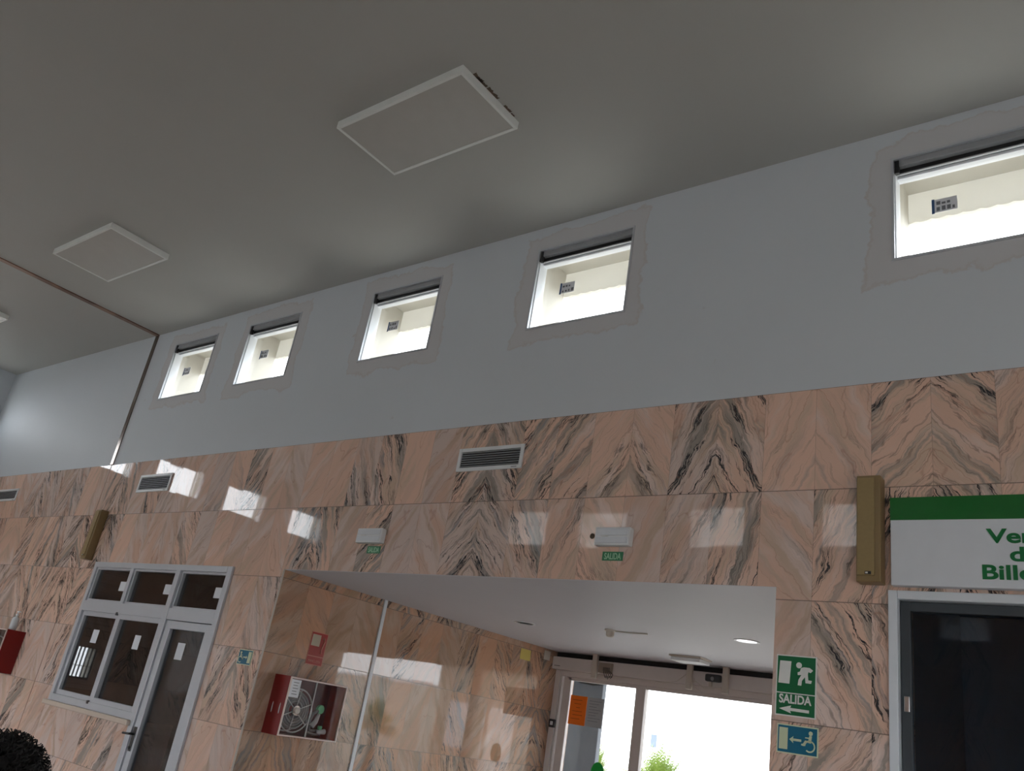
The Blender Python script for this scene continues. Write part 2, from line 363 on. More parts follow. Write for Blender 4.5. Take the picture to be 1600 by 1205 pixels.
def text_mb(txt, size, cx, cy, depth0, depth1, sx=1.0, bold=0.0, align='CENTER'):
    cu = bpy.data.curves.new('t', 'FONT'); cu.body = txt; cu.size = size; cu.align_x = align; cu.extrude = (depth1 - depth0) / 2; cu.offset = bold; cu.resolution_u = 5
    o = bpy.data.objects.new('t', cu); C.objects.link(o); bpy.context.view_layer.update()
    me = bpy.data.meshes.new_from_object(o.evaluated_get(bpy.context.evaluated_depsgraph_get()))
    mb = MB(); mb.bm.from_mesh(me)
    for v in mb.bm.verts: v.co = Vector((v.co.x * sx + cx, v.co.y + cy, v.co.z + (depth0 + depth1) / 2))
    bpy.data.objects.remove(o); bpy.data.curves.remove(cu); bpy.data.meshes.remove(me)
    return mb

def wall(name, axis, a0, a1, z0, z1, d0, d1, holes, mats, split=None):
    """upright slab; axis 0: runs along x with thickness in y d0..d1; axis 1: runs along y. holes: (a0,a1,z0,z1). split=(z,mi_below,mi_above)"""
    mb = MB()
    A = sorted({a0, a1, *[h[0] for h in holes if h[0] > a0], *[h[1] for h in holes if h[1] < a1]}); Zs = sorted({z0, z1, *([split[0]] if split else []), *[min(max(h[k], z0), z1) for h in holes for k in (2, 3)]})
    solid = {}
    for i in range(len(A) - 1):
        for j in range(len(Zs) - 1):
            ca, cz = (A[i] + A[i + 1]) / 2, (Zs[j] + Zs[j + 1]) / 2
            solid[i, j] = not any(h[0] < ca < h[1] and h[2] < cz < h[3] for h in holes)
    def P(a, d, z): return (a, d, z) if axis == 0 else (d, a, z)
    for (i, j), s in solid.items():
        if not s: continue
        mi = 0
        if split: mi = split[1] if (Zs[j] + Zs[j + 1]) / 2 < split[0] else split[2]
        a, b, p, q = A[i], A[i + 1], Zs[j], Zs[j + 1]
        mb.face([P(a, d0, p), P(b, d0, p), P(b, d0, q), P(a, d0, q)], mi); mb.face([P(a, d1, p), P(a, d1, q), P(b, d1, q), P(b, d1, p)], mi)
        rim = len(mats) - 1
        if not solid.get((i - 1, j)): mb.face([P(a, d0, p), P(a, d0, q), P(a, d1, q), P(a, d1, p)], rim)
        if not solid.get((i + 1, j)): mb.face([P(b, d0, p), P(b, d1, p), P(b, d1, q), P(b, d0, q)], rim)
        if not solid.get((i, j - 1)): mb.face([P(a, d0, p), P(a, d1, p), P(b, d1, p), P(b, d0, p)], rim)
        if not solid.get((i, j + 1)): mb.face([P(a, d0, q), P(b, d0, q), P(b, d1, q), P(a, d1, q)], rim)
    bmesh.ops.remove_doubles(mb.bm, verts=mb.bm.verts, dist=1e-5)
    return S(mb.build(name, mats))

# ------------------------------------------------------------------ room shell
S(MB().box(XL - .3, XR + .3, YB - .3, 4.6, -.2, 0).build('floor', M['floor']))
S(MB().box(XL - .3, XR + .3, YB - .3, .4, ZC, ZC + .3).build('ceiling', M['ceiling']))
S(MB().box(NX0 - .25, NX1 + .25, 0.003, 4.5, ZN - .003, ZN + .2).build('ceiling.001', M['niche_ceiling']))

hi_windows = [(x, x + WW, WZ0, WZ1) for x in WINX]
OFF = (-9.18, -6.66, 1.17, 2.57); OFFD = (-7.53, -6.66, -1, 2.57); TK = (-1.14, .10, 1.10, 2.56)
wall('wall_front', 0, XL - .3, XR + .3, 2.58, ZC, 0, .4, hi_windows, [M['marble_front'], M['plaster'], M['cream']], split=(ZM, 0, 1))
wall('wall_front.001', 0, XL - .3, NX0, 0, 2.58, 0, .4, [OFF, OFFD], [M['marble_front'], M['marble_front']])
wall('wall_front.002', 0, NX1, XR + .3, 0, 2.58, 0, .4, [TK], [M['marble_front'], M['marble_front']])
wall('wall_front.003', 0, NX0, NX1, ZN, 2.58, 0, .4, [], [M['marble_front'], M['marble_front']])
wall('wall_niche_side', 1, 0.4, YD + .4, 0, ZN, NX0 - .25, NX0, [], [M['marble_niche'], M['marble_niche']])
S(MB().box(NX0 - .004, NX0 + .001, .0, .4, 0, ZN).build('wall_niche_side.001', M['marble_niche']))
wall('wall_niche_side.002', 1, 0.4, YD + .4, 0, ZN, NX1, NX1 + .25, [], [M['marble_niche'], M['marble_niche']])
FARY = (-.30, -1.38, -2.67, -4.09, -5.53)
wall('wall_end', 1, YB, 0, 0, ZC, XL - .3, XL, [(y - .87, y, WZ0, 5.08) for y in FARY] + [(-2.62, -2.30, 1.27, 1.74)], [M['marble_end'], M['plain'], M['cream']], split=(ZM, 0, 1))
wall('wall_back', 0, XL - .3, XR + .3, 0, ZC, YB - .3, YB, [(x, x + WW, WZ0, WZ1) for x in WINX] + [(.6, 5.4, -1, 2.3), (-11.9, -8.8, -1, 2.6)], [M['marble_front'], M['plain'], M['cream']], split=(ZM, 0, 1))  # the two low openings are added only to let daylight in
wall('wall_side', 1, YB, 0, 0, ZC, XR, XR + .3, [(-4.6, -2.6, .3, 2.2)], [M['marble_end'], M['plain'], M['cream']], split=(ZM, 0, 1))  # unseen opening, added as a daylight source for the hall

# ------------------------------------------------------------------ expansion joints and metal trims
S(MB().box(-9.675, -9.60, YB, -.012, ZC - .012, ZC + .001).build('trim_1', M['brown']))
S(MB().box(-9.675, -9.61, -.012, .001, ZM, ZC).build('trim_2', simple('joint_metal', (0.20, 0.16, 0.14), .16, .75, var=.15, scale=3)))
S(MB().box(-9.655, -9.645, -.002, .001, 0, ZM).build('trim_3', M['brown']))
S(MB().box(NX0 - .002, NX0 + .012, 1.20, 1.24, 0, ZN - .004).build('trim_4', M['counter_frame'], bevel=.003))
S(MB().box(NX0 - .006, NX0 + .006, -.006, .006, 0, ZN).build('trim_5', M['offwhite'], bevel=.002))
# outer eaves: fascia with a scalloped lower edge beyond the high windows
mb = MB()
pts = []
x = -10.6
while x < 7: 
    pts.append((x, 4.972 - .010 * abs(math.sin(x * math.pi / .09)))); x += .0075
mb.prism(pts + [(7, 5.6), (-10.6, 5.6)], -.44, -.405)
S(mb.build('trim_6', M['fascia'], mx=on_front(0, 0)))
S(MB().box(-14, 7, .4, 1.0, 5.60, 5.7).build('roof', M['cream']))
S(MB().box(-14, NX0 - .25, .4, 4.4, 3.0, 3.2).build('roof.001', M['roofing']))
S(MB().box(NX1 + .25, 7, .4, 4.4, 3.0, 3.2).build('roof.002', M['roofing']))
S(MB().box(NX0 - .25, NX1 + .25, .4, 4.4, 3.0, 3.2).build('roof.003', M['roofing']))
S(MB().box(-10, 1, 4.4, 8.2, 2.85, 3.0).build('roof.004', M['roofing']))  # unseen canopy, drawn out long to cut daylight into the passage

# ------------------------------------------------------------------ high windows
def high_window(idx, mx, sticker, h=WZ1 - WZ0, blind=False):
    r = thing('window_%d' % idx, mx, None, None, kind='structure')
    # local: x 0..WW, y 0..h, z toward the room (0 = wall face)
    MB().frame(0, WW, 0, h, .016, -.018, .006).build('outer_frame', M['alu'], r)
    MB().box(.0, .022, .0, h - .05, -.115, -.018).build('sash', M['white_frame'], r, bevel=.003)
    MB().box(WW - .022, WW, .0, h - .05, -.115, -.018).build('sash', M['white_frame'], r, bevel=.003)
    MB().box(.018, WW - .018, .018, .04, -.115, -.06).build('sash', M['white_frame'], r, bevel=.003)
    MB().box(.018, WW - .018, h - .118, h - .098, -.115, -.06).build('sash', M['white_frame'], r, bevel=.003)
    b = MB().box(.02, WW - .02, h - .060, h - .018, -.075, -.010, bev=.003).build('blind_cassette', M['blind'], r)
    MB().box(.02, WW - .02, h - .092, h - .060, -.115, -.045).build('blind_slot_shade', M['dark'], r)  # black box painting the shade of the gap under the cassette
    MB().box(.02, WW - .02, h - .104, h - .096, -.05, -.035).build('blind_rail', M['alu'], r)
    MB().box(.02, .045, h - .11, h - .02, -.03, -.004).build('bracket', M['black'], r)
    MB().box(.05, WW - .05, .03, h - .1, -.094, -.090).build('pane', M['window_glass'], r)
    if blind:
        MB().box(.03, WW - .03, .03, h - .13, -.052, -.050).build('blind_sheet', M['blind_cloth'], r)
    if sticker:
        s = MB(); s.box(.20, .335, .33, .42, -.0895, -.0885); st = s.build('sticker', M['paper'], r); st['label'] = 'pale printed label with a blue edge'
        MB().box(.20, .215, .325, .425, -.0885, -.088).build('blue_edge', M['blueprint'], st)
        q = MB()
        rr = random.Random(idx)
        for k in range(7):
            a = .225 + (k % 4) * .028; c = .34 + (k // 4) * .042
            q.box(a, a + rr.uniform(.012, .022), c, c + rr.uniform(.012, .03), -.0885, -.088)
        q.build('printing', M['ink'], st)
    return r
for i, x in enumerate(WINX): high_window(i + 1, on_front(x, WZ0), True)
for i, y in enumerate(FARY): high_window(6 + i, F((XL, y - .87, WZ0), (0, 1, 0), (0, 0, 1)), False, 5.08 - WZ0)
for i, x in enumerate(WINX): high_window(11 + i, F((x + WW, YB, WZ0), (-1, 0, 0), (0, 0, 1)), False, blind=True)

# ------------------------------------------------------------------ office door and window unit
def office_unit():
    ox, oz = -9.18, 0.0
    r = thing('door_1', on_front(ox, oz), None, None, kind='structure')
    W_, T = 2.52, 2.57
    wsx = 1.63                                    # mullion between window and door
    z0, z1 = -.06, .025
    f = MB(); f.box(0, .055, 1.17, T, z0, z1); f.box(W_ - .07, W_, 0, T, z0, z1); f.box(.055, W_ - .07, T - .055, T, z0, z1)
    f.box(wsx, wsx + .075, 0, T - .055, z0, z1 + .005); f.box(.055, wsx, 1.17, 1.235, z0, z1)
    f.box(.055, wsx, 2.06, 2.165, z0, z1); f.box(wsx + .075, W_ - .07, 2.06, 2.165, z0, z1)
    f.box(.775, .835, 2.165, T - .055, z0, z1)
    f.build('frame', M['alu'], r, bevel=.003)
    # frames within: three top lights
    for a, b in ((.055, .775), (.835, wsx), (wsx + .075, W_ - .07)):
        g = MB().frame(a, b, 2.165, T - .055, .022, -.05, .005).build('top_light', M['alu'], r, bevel=.002)
        MB().box(a + .02, b - .02, 2.185, T - .075, -.03, -.024).build('pane', M['dark_glass'], g)
        k = b - .17 if b > 2 else b - .2
        MB().box(k, k + .125, 2.29, 2.385, -.0238, -.023).build('sticker', M['paper'], g)
    for a, b in ((.055, .80), (.82, wsx)):
        g = MB().frame(a, b, 1.235, 2.06, .045, -.05 if a < .5 else -.03, .0 if a < .5 else .016).build('sliding_sash', M['alu'], r, bevel=.002)
        MB().box(a + .04, b - .04, 1.275, 2.02, -.03, -.024).build('pane', M['dark_glass'], g)
        MB().box(a + (.30 if a < .5 else .36), a + (.42 if a < .5 else .47), 1.76, 1.89, -.0238, -.023).build('sticker', M['paper'], g)
    MB().box(.78, .81, 2.045, 2.075, .016, .032).build('latch', M['black'], r); MB().box(.78, .81, 1.215, 1.245, .016, .032).build('latch', M['black'], r)
    MB().box(-.03, wsx + .02, 1.125, 1.17, -.05, .065).build('sill', simple('sill_marble', (0.60, 0.50, 0.42), .3), r, bevel=.006)
    d = MB().frame(wsx + .078, W_ - .073, .02, 2.055, .085, -.045, .012, .07).build('door_leaf', M['alu'], r, bevel=.003)
    MB().box(wsx + .15, W_ - .15, .08, 1.99, -.03, -.022).build('pane', M['dark_glass'], d)
    MB().box(wsx + .32, wsx + .44, 1.73, 1.875, -.0218, -.021).build('sticker', M['paper'], d)
    h = MB(); h.box(wsx + .095, wsx + .135, .93, 1.13, .012, .02, bev=.004); h.tube([(wsx + .115, 1.07, .02), (wsx + .115, 1.07, .06), (wsx + .13, 1.07, .068), (wsx + .02, 1.065, .068)], .010)
    h.build('handle', M['black'], d)
    MB().disc(wsx + .115, .96, .012, .02, .03).build('lock_cylinder', M['black'], d)
    return r
office_unit()
# the dim office behind it
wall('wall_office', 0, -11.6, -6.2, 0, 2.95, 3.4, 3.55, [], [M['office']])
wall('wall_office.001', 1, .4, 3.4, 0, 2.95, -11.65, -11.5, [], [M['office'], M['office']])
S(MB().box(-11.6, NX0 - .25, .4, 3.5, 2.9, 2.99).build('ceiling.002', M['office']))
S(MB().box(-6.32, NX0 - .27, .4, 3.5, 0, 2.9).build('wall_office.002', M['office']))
g = MB()
for k in range(6): g.box(XL - .06, XL - .04, -2.62 + k * .062, -2.602 + k * .062, 1.25, 1.76)
g.box(XL - .065, XL - .035, -2.64, -2.28, 1.46, 1.47); g.box(XL - .065, XL - .035, -2.64, -2.28, 1.25, 1.30)
S(g.build('window_16', M['black']))
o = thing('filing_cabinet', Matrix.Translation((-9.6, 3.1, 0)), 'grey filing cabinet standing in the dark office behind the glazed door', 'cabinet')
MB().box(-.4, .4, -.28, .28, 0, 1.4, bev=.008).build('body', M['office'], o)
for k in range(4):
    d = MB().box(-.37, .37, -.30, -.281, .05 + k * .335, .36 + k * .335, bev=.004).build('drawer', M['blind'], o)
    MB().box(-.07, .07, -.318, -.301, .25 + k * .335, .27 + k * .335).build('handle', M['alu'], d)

# ------------------------------------------------------------------ ticket window
r = thing('window_17', on_front(-1.15, 1.08), None, None, kind='structure')
MB().frame(0, 1.26, 0, 1.485, .042, -.06, .03).build('frame', M['counter_frame'], r, bevel=.004)
sa = MB().frame(.045, .66, .045, 1.44, .045, -.05, -.012).build('sliding_sash', M['sash_dark'], r, bevel=.003)
MB().box(.085, .62, .085, 1.40, -.035, -.029).build('pane', M['ticket_glass'], sa)
sb = MB().frame(.62, 1.215, .045, 1.44, .045, -.055, -.04).build('sliding_sash', M['sash_dark'], r, bevel=.003)
MB().box(.66, 1.17, .085, 1.40, -.050, -.045).build('pane', M['ticket_glass'], sb)
MB().box(.06, .085, .93, 1.0, -.012, .004, bev=.003).build('latch', M['metal'], r)
S(MB().box(-1.3, .3, 2.4, 2.5, 0, 2.95).build('wall_ticket', M['office2']))
S(MB().box(-1.46, -1.3, .4, 2.5, 0, 2.95).build('wall_ticket.001', M['office2']))
S(MB().box(.3, .4, .4, 2.5, 0, 2.95).build('wall_ticket.002', M['office2']))
S(MB().box(-1.46, .4, .4, 2.5, 2.9, 2.98).build('ceiling.003', M['office2']))

# ------------------------------------------------------------------ ticket sign
r = thing('ticket_sign', on_front(-1.13, 2.585), 'white and green sign reading Venta de Billetes above the ticket window', 'sign')
MB().box(0, 1.18, 0, .44, 0.0, .05, bev=.004).build('board', M['sign_white'], r)
MB().box(.0, 1.18, .325, .441, .0495, .053).build('green_band', M['green2'], r)
for t, y in (('Venta', .212), ('de', .127), ('Billetes', .042)):
    text_mb(t, .092, .575, y, .05, .054, sx=1.36, bold=.0025).build('lettering', M['letter'], r)

# ------------------------------------------------------------------ entrance glazing
r = thing('door_2', on_front(NX0, 0, YD), None, None, kind='structure')
# local x from the passage wall, y up, z toward the hall
MB().box(.0, 4.23, 2.365, 2.505, -.12, .10, bev=.006).build('header', M['door_alu'], r)
MB().box(.0, 4.23, 2.505, ZN - .003, -.10, .02).build('header_gap_shade', M['dark'], r)  # black strip in place of the shade between header and ceiling
MB().box(.03, .11, 2.40, 2.406, .10, .102).build('maker_plate', M['dark'], r)
f = MB(); f.box(0.03, .10, 0, 2.365, -.10, .05); f.box(.10, 4.23, 2.30, 2.365, -.08, .04); f.box(4.16, 4.23, 0, 2.3, -.1, .05)
f.build('frame', M['door_alu'], r, bevel=.004)
f = MB(); f.box(.112, .128, 0, 2.30, -.08, .045); f.build('guide_rail', M['door_alu'], r)
for (a, b, sl) in ((.14, 1.20, .10), (1.125, 4.15, .0)):
    lf = MB(); lf.box(a, a + (.10 if sl else .06), .02, 2.30, -.03 - (.03 if not sl else 0), .02); lf.box(b - .06, b, .02, 2.30, -.03, .02)
    lf.box(a + .06, b - .06, 2.265, 2.30, -.03, .02); lf.box(a + .06, b - .06, .02, .12, -.03, .02)
    lf = lf.build('leaf', M['door_alu'], r, bevel=.003)
    MB().box(a + .06, b - .05, .1, 2.28, -.008, -.002).build('pane', M['window_glass'], lf)
r2 = MB().box(1.10, 1.22, .0, 2.30, -.04, .035).build('mullion', M['door_alu'], r, bevel=.004)

def bracket(x, z0, label, first=[None]):
    mx = on_front(x, z0, 4.005)
    if first[0] is None:
        q = thing('hanging_bracket', mx, label, 'bracket', 'white brackets hung over the entrance door')
        MB().box(-.03, .03, 0, .255, -.02, .02, bev=.004).build('post', M['offwhite'], q)
        MB().box(-.036, .036, .247, .257, -.028, .028).build('fixing_plate', M['offwhite'], q)
        first[0] = q; return q
    return dup(first[0], mx, label)
bracket(-5.335, ZN - .257, 'long white bracket hanging from passage ceiling beside the beige junction box')
bracket(-4.17, ZN - .257, 'white bracket below the small white ceiling luminaire, bare wires beside it')
bracket(-3.77, ZN - .257, 'white bracket next to the black door sensor on the entrance header')

q = thing('junction_box', on_front(-5.29, 2.375, 4.0499), 'beige junction box with loose wires on the entrance door header', 'junction box')
MB().box(0, .17, 0, .11, 0, .04, bev=.006).build('body', simple('box_beige', (0.33, 0.27, 0.22), .6), q)
w_ = MB()
for k in range(5):
    a = .07 + k * .018
    w_.tube([(a, .06, .042), (a + .01, .03, .06), (a + .02 + .01 * k, -.01, .05), (a + .03, -.045 - .008 * (k % 3), .045), (a + .055, -.03, .05)], .004, 6)
w_.build('wires', M['black'], q)
q = thing('loose_wire', on_front(-4.23, 2.40, 4.0499), 'thin loose wires draped along the entrance header between the brackets', 'wire')
w_ = MB()
w_.tube([(-.35, -.045, .006), (-.25, -.055, .006), (-.1, -.02, .006), (.0, .06, .006), (.02, .08, .006)], .003, 6)
w_.tube([(.0, .05, .006), (.02, -.02, .006), (.12, .0, .012), (.22, -.06, .014), (.33, -.05, .012)], .003, 6)
w_.tube([(.03, .07, .005), (.1, .02, .006), (.08, -.05, .006), (.2, -.1, .005)], .0025, 6)
w_.build('strand', M['offwhite'], q)
q = thing('door_sensor', on_front(-3.91, 2.41, 4.0499), 'black motion sensor above the entrance glass', 'sensor')
MB().box(-.085, .085, 0, .075, 0, .06, bev=.02).build('housing', M['black'], q)
MB().ball((0, .03, .06), .02, 16, (1, 1, .5)).build('lens', M['blind'], q, smooth=True)
MB().box(-.05, -.02, -.05, 0, .0, .03, bev=.004).build('plug', M['offwhite'], q)
q = thing('door_switch', on_front(-5.865, 1.73, YD - .05), 'small black key switch with a pale button on the entrance door jamb', 'switch')
MB().box(-.04, .04, 0, .09, 0, .03, bev=.008).build('housing', M['black'], q)
MB().box(-.018, .018, .025, .065, .03, .035, bev=.004).build('button', M['paper'], q)

# papers and sticker on the entrance glass
q = thing('notice', on_front(-5.70, 1.80, YD + .002), 'orange paper notice taped to the entrance glass', 'paper')
MB().box(0, .225, 0, .31, 0, .0012).build('sheet', M['orange'], q)
t_ = MB()
for k, (a, b) in enumerate(((.03, .16), (.06, .15), (.09, .14), (.04, .17), (.05, .18), (.03, .15))): t_.box(a, b, .26 - k * .04, .266 - k * .04, .0012, .0016)
t_.build('printing', simple('faint_print', (0.5, 0.09, 0.01), .8), q)
q = thing('notice', on_front(-5.472, 1.80, YD + .002), 'white paper notice taped beside the orange one on entrance glass', 'paper')
MB().box(0, .22, 0, .31, 0, .0012).build('sheet', simple('backlit_paper', (0.42, 0.45, 0.48), .7), q)
t_ = MB()
for k in range(8): t_.box(.03, .19 - .03 * (k % 3), .27 - k * .03, .274 - k * .03, .0012, .0016)
t_.build('printing', M['ink'], q)
q = MB().disc(0, 0, .085, 0, .0015, ry=.11).build('round_sticker', M['ballgreen'], mx=on_front(-5.24, 1.35, YD + .002))
tag(q, 'round green sticker on the entrance glass below the white notice', 'sticker')

# ------------------------------------------------------------------ passage ceiling fittings
def down(x, y, mtl, label):
    q = thing('recessed_downlight', on_ceiling(x, y, ZN), label, 'light', 'round downlights in the passage ceiling')
    MB().ring(0, 0, .078, .10, 0, .008).build('trim_ring', M['white'], q)
    MB().disc(0, 0, .079, .0, .003).build('diffuser', mtl, q)
down(-4.88, 2.00, M['niche_ceiling'], 'unlit round downlight near the middle of the passage ceiling')
down(-2.74, 2.05, M['lamp_glow'], 'lit round downlight in the passage ceiling above the green exit sign')
q = thing('ceiling_luminaire', on_ceiling(-3.90, 3.45, ZN), 'small flat rectangular white luminaire on the passage ceiling before the entrance', 'light')
MB().box(-.17, .17, -.13, .13, 0, .018, bev=.004).build('base', M['offwhite'], q)
MB().box(-.155, .155, -.115, .115, .018, .055, bev=.01).build('diffuser', M['white'], q)
q = thing('smoke_detector', on_ceiling(-3.96, 2.02, ZN), 'small beige detector with a thin rod on the passage ceiling', 'detector')
MB().lathe([(.05, 0), (.05, .012), (.036, .02), (.036, .05), (.028, .062), (.012, .066)], 28).build('body', M['offwhite'], q, smooth=False)
MB().tube([(.03, 0, .01), (.18, -.02, .012), (.34, -.04, .008)], .006, 8).build('rod', M['offwhite'], q)

# ------------------------------------------------------------------ hall ceiling lights
def ceiling_light(x0, x1, y0, y1, label):
    q = thing('ceiling_light', on_ceiling((x0 + x1) / 2, (y0 + y1) / 2), label, 'ceiling light', 'square-edged surface panels on the hall ceiling')
    a, b = (x1 - x0) / 2, (y1 - y0) / 2
    MB().frame(-a, a, -b, b, .022, 0, .06).build('frame', M['lamp_white'], q, bevel=.003)
    MB().box(-a + .02, a - .02, -b + .02, b - .02, .04, .055).build('diffuser', M['diffuser'], q)
    return q
cl = ceiling_light(-4.36, -3.18, -1.71, -1.12, 'large unlit rectangular ceiling panel with crumbled plaster along one edge')
ceiling_light(-8.72, -7.53, -1.74, -1.13, 'unlit rectangular ceiling panel between the brown joint and the larger panel')
ceiling_light(-12.46, -11.27, -1.74, -1.13, 'ceiling panel beyond the brown joint, mostly cut off by the picture edge')
rr = random.Random(3)
g = MB()
for c0, c1, wd in ((-.235, -.20, .012), (-.19, -.12, .02), (-.05, .06, .028), (.07, .17, .02), (.12, .20, .03)):
    pts = []; k = 9
    for i in range(k + 1): pts.append((.592 + wd * rr.uniform(.4, 1.0), c0 + (c1 - c0) * i / k))
    pts += [(.585, c1), (.585, c0)]
    MB().prism(pts, 0, .0015).build('plaster_gap', M['dustplaster'], cl)

# ------------------------------------------------------------------ ventilation grilles
def grille(x0, x1, z0, z1, label):
    q = thing('ventilation_grille', on_front(x0, z0), label, 'vent', 'white ventilation grilles in the upper marble')
    a, b = x1 - x0, z1 - z0
    MB().frame(0, a, 0, b, .028, 0, .015).build('frame', M['white'], q, bevel=.003)
    MB().box(.025, a - .025, .025, b - .025, .0, .003).build('duct_shade', M['dark'], q)  # black sheet painting the shade behind the slats
    n_ = 7
    for k in range(n_):
        z = .028 + (b - .056) * (k + .5) / n_
        s = MB(); s.prism([(z - .0015, .004), (z + .0005, .004), (z + .0015, .012), (z - .0005, .012)], .026, a - .026)
        for v in s.bm.verts: v.co = Vector((v.co.z, v.co.x, v.co.y))
        s.build('slat', M['alu'], q)
    MB().box(a - .09, a - .04, .008, .016, .015, .0155).build('maker_plate', M['blind'], q)
grille(-4.20, -3.585, 3.335, 3.515, 'wide white ventilation grille above the passage opening')
grille(-8.86, -8.22, 3.335, 3.53, 'white ventilation grille above the office door, between window reflections')
grille(-12.62, -11.95, 3.335, 3.50, 'ventilation grille on the wall beyond the expansion joint')

# ------------------------------------------------------------------ emergency lights and small SALIDA plates
def em_light(x, z, wd, label):
    q = thing('emergency_light', on_front(x, z), label, 'emergency light', 'white emergency lights over the passage')
    MB().box(0, wd, 0, .115, 0, .05, bev=.008).build('housing', M['white'], q)
    MB().box(.012, wd - .012, .012, .052, .05, .056, bev=.002).build('diffuser', M['sign_white'], q)
    MB().box(.012, wd - .012, .062, .103, .05, .056, bev=.002).build('diffuser', M['sign_white'], q)
    MB().box(wd * .2, wd * .4, .0545, .0595, .05, .0565).build('indicator', M['lum'], q)
    return q
em_light(-5.09, 2.785, .28, 'smaller-looking white emergency light, the one farther along toward the office door')
em_light(-2.875, 2.775, .25, 'white emergency light beside the drilled hole in the marble')
def small_exit(x, z, label):
    q = thing('exit_plate', on_front(x, z), label, 'sign', 'little green SALIDA plates')
    MB().box(0, .148, 0, .056, 0, .003).build('plate', M['smallgreen'], q)
    text_mb('SALIDA', .055, .074, .009, .003, .0042, sx=.66, bold=.0008).build('lettering', M['smalllum'], q)
small_exit(-4.985, 2.712, 'little green SALIDA plate under the emergency light nearer the office door')
small_exit(-2.832, 2.69, 'little green SALIDA plate under the emergency light near the drilled hole')
q = MB().disc(0, 0, .018, 0, .002).build('cable_hole', M['dustplaster'], mx=on_front(-2.925, 2.845)); tag(q, 'brown drilled cable hole in the marble beside an emergency light', 'hole')

# ------------------------------------------------------------------ column speakers
def speaker(x, z, label, first=[None]):
    if first[0]: return dup(first[0], on_front(x, z), label)
    q = thing('column_speaker', on_front(x, z), label, 'speaker', 'tan column speakers')
    MB().box(0, .118, 0, .55, 0, .085, bev=.006).build('cabinet', M['tan_dark'], q)
    MB().box(.006, .09, .03, .535, .085, .094, bev=.003).build('grille_cloth', M['tan'], q)
    b_ = MB().box(.045, .075, .035, .05, .094, .097).build('badge', M['black'], q)
    MB().box(.048, .060, .0385, .0465, .097, .0975).build('badge_mark', M['lum'], b_)
    first[0] = q; return q
speaker(-1.285, 2.59, 'tan column speaker beside the green and white ticket sign')
speaker(-9.44, 2.585, 'tan column speaker above the corner of the office window')

# ------------------------------------------------------------------ safety signs
def px(X, Y, x0, y1, k): return ((X - x0) * k[0], (y1 - Y) * k[1])
q = thing('exit_sign', on_front(-1.70, 1.925), 'green SALIDA sign with running man and arrow on the marble pier', 'sign')
MB().box(0, .205, 0, .295, 0, .004).build('border', M['lum'], q)
MB().box(.006, .199, .112, .289, .004, .005).build('green_field', M['green'], q)
MB().box(.006, .199, .006, .107, .004, .005).build('green_field', M['green'], q)
kk = (.572e-3, .5e-3); T = lambda L: [px(a, b - (a - 128) * .075, 128, 740, kk) for a, b in L]
MB().prism(T([(160, 213), (262, 221), (250, 440), (150, 430)]), .005, .006).build('door_symbol', M['lum'], q)
g = MB(); c0 = T([(331, 259)])[0]; g.disc(c0[0], c0[1], .0145, .005, .006)
g.prism(T([(350, 285), (375, 277), (425, 283), (456, 308), (434, 332), (415, 322), (410, 345), (416, 402), (447, 406), (441, 434), (392, 430), (386, 372), (360, 408), (356, 455), (324, 451), (330, 398), (354, 352), (322, 354), (320, 328), (342, 318), (345, 300)]), .005, .006)
g.build('running_man', M['lum'], q)
text_mb('SALIDA', .058, .1, .062, .005, .0062, sx=.85, bold=.0016).build('lettering', M['lum'], q)
MB().prism([(.022, .033), (.083, .052), (.078, .040), (.172, .038), (.172, .024), (.078, .026), (.083, .014)], .005, .006).build('arrow', M['lum'], q)

def chair_sign(mx, W_, H_, mirror, label):
    q = thing('wheelchair_sign', mx, label, 'sign')
    MB().box(0, W_, 0, H_, 0, .004).build('border', M['lum_green'], q)
    MB().box(.006, W_ - .006, .006, H_ - .006, .004, .005).build('teal_field', M['teal'], q)
    fx = (lambda a: W_ - a) if mirror else (lambda a: a)
    def P(L): return [(fx(a * W_), b * H_) for a, b in L]
    MB().prism(P([(.06, .14), (.06, .88), (.27, .88), (.27, .14)]), .005, .006).build('door_symbol', M['lum_green'], q)
    MB().prism(P([(.31, .50), (.41, .62), (.40, .54), (.60, .54), (.60, .46), (.40, .46), (.41, .38)]), .005, .006).build('arrow', M['lum_green'], q)
    g = MB(); c = P([(.82, .78)])[0]; g.disc(c[0], c[1], .010, .005, .006)
    g.prism(P([(.79, .70), (.85, .70), (.83, .45), (.72, .47), (.66, .33), (.60, .35), (.60, .40), (.64, .41), (.69, .53), (.77, .52), (.775, .60), (.69, .60), (.69, .64), (.78, .64)]), .005, .006)
    c = P([(.80, .34)])[0]; g.ring(c[0], c[1], .021, .0275, .005, .006, 28, *((0, 310) if mirror else (-130, 180)))
    g.build('wheelchair_symbol', M['lum_green'], q)
chair_sign(on_front(-1.685, 1.752), .205, .135, False, 'teal wheelchair exit sign under the green SALIDA sign')
chair_sign(on_front(-6.255, 1.772), .185, .12, True, 'teal wheelchair sign between the office door and the passage')

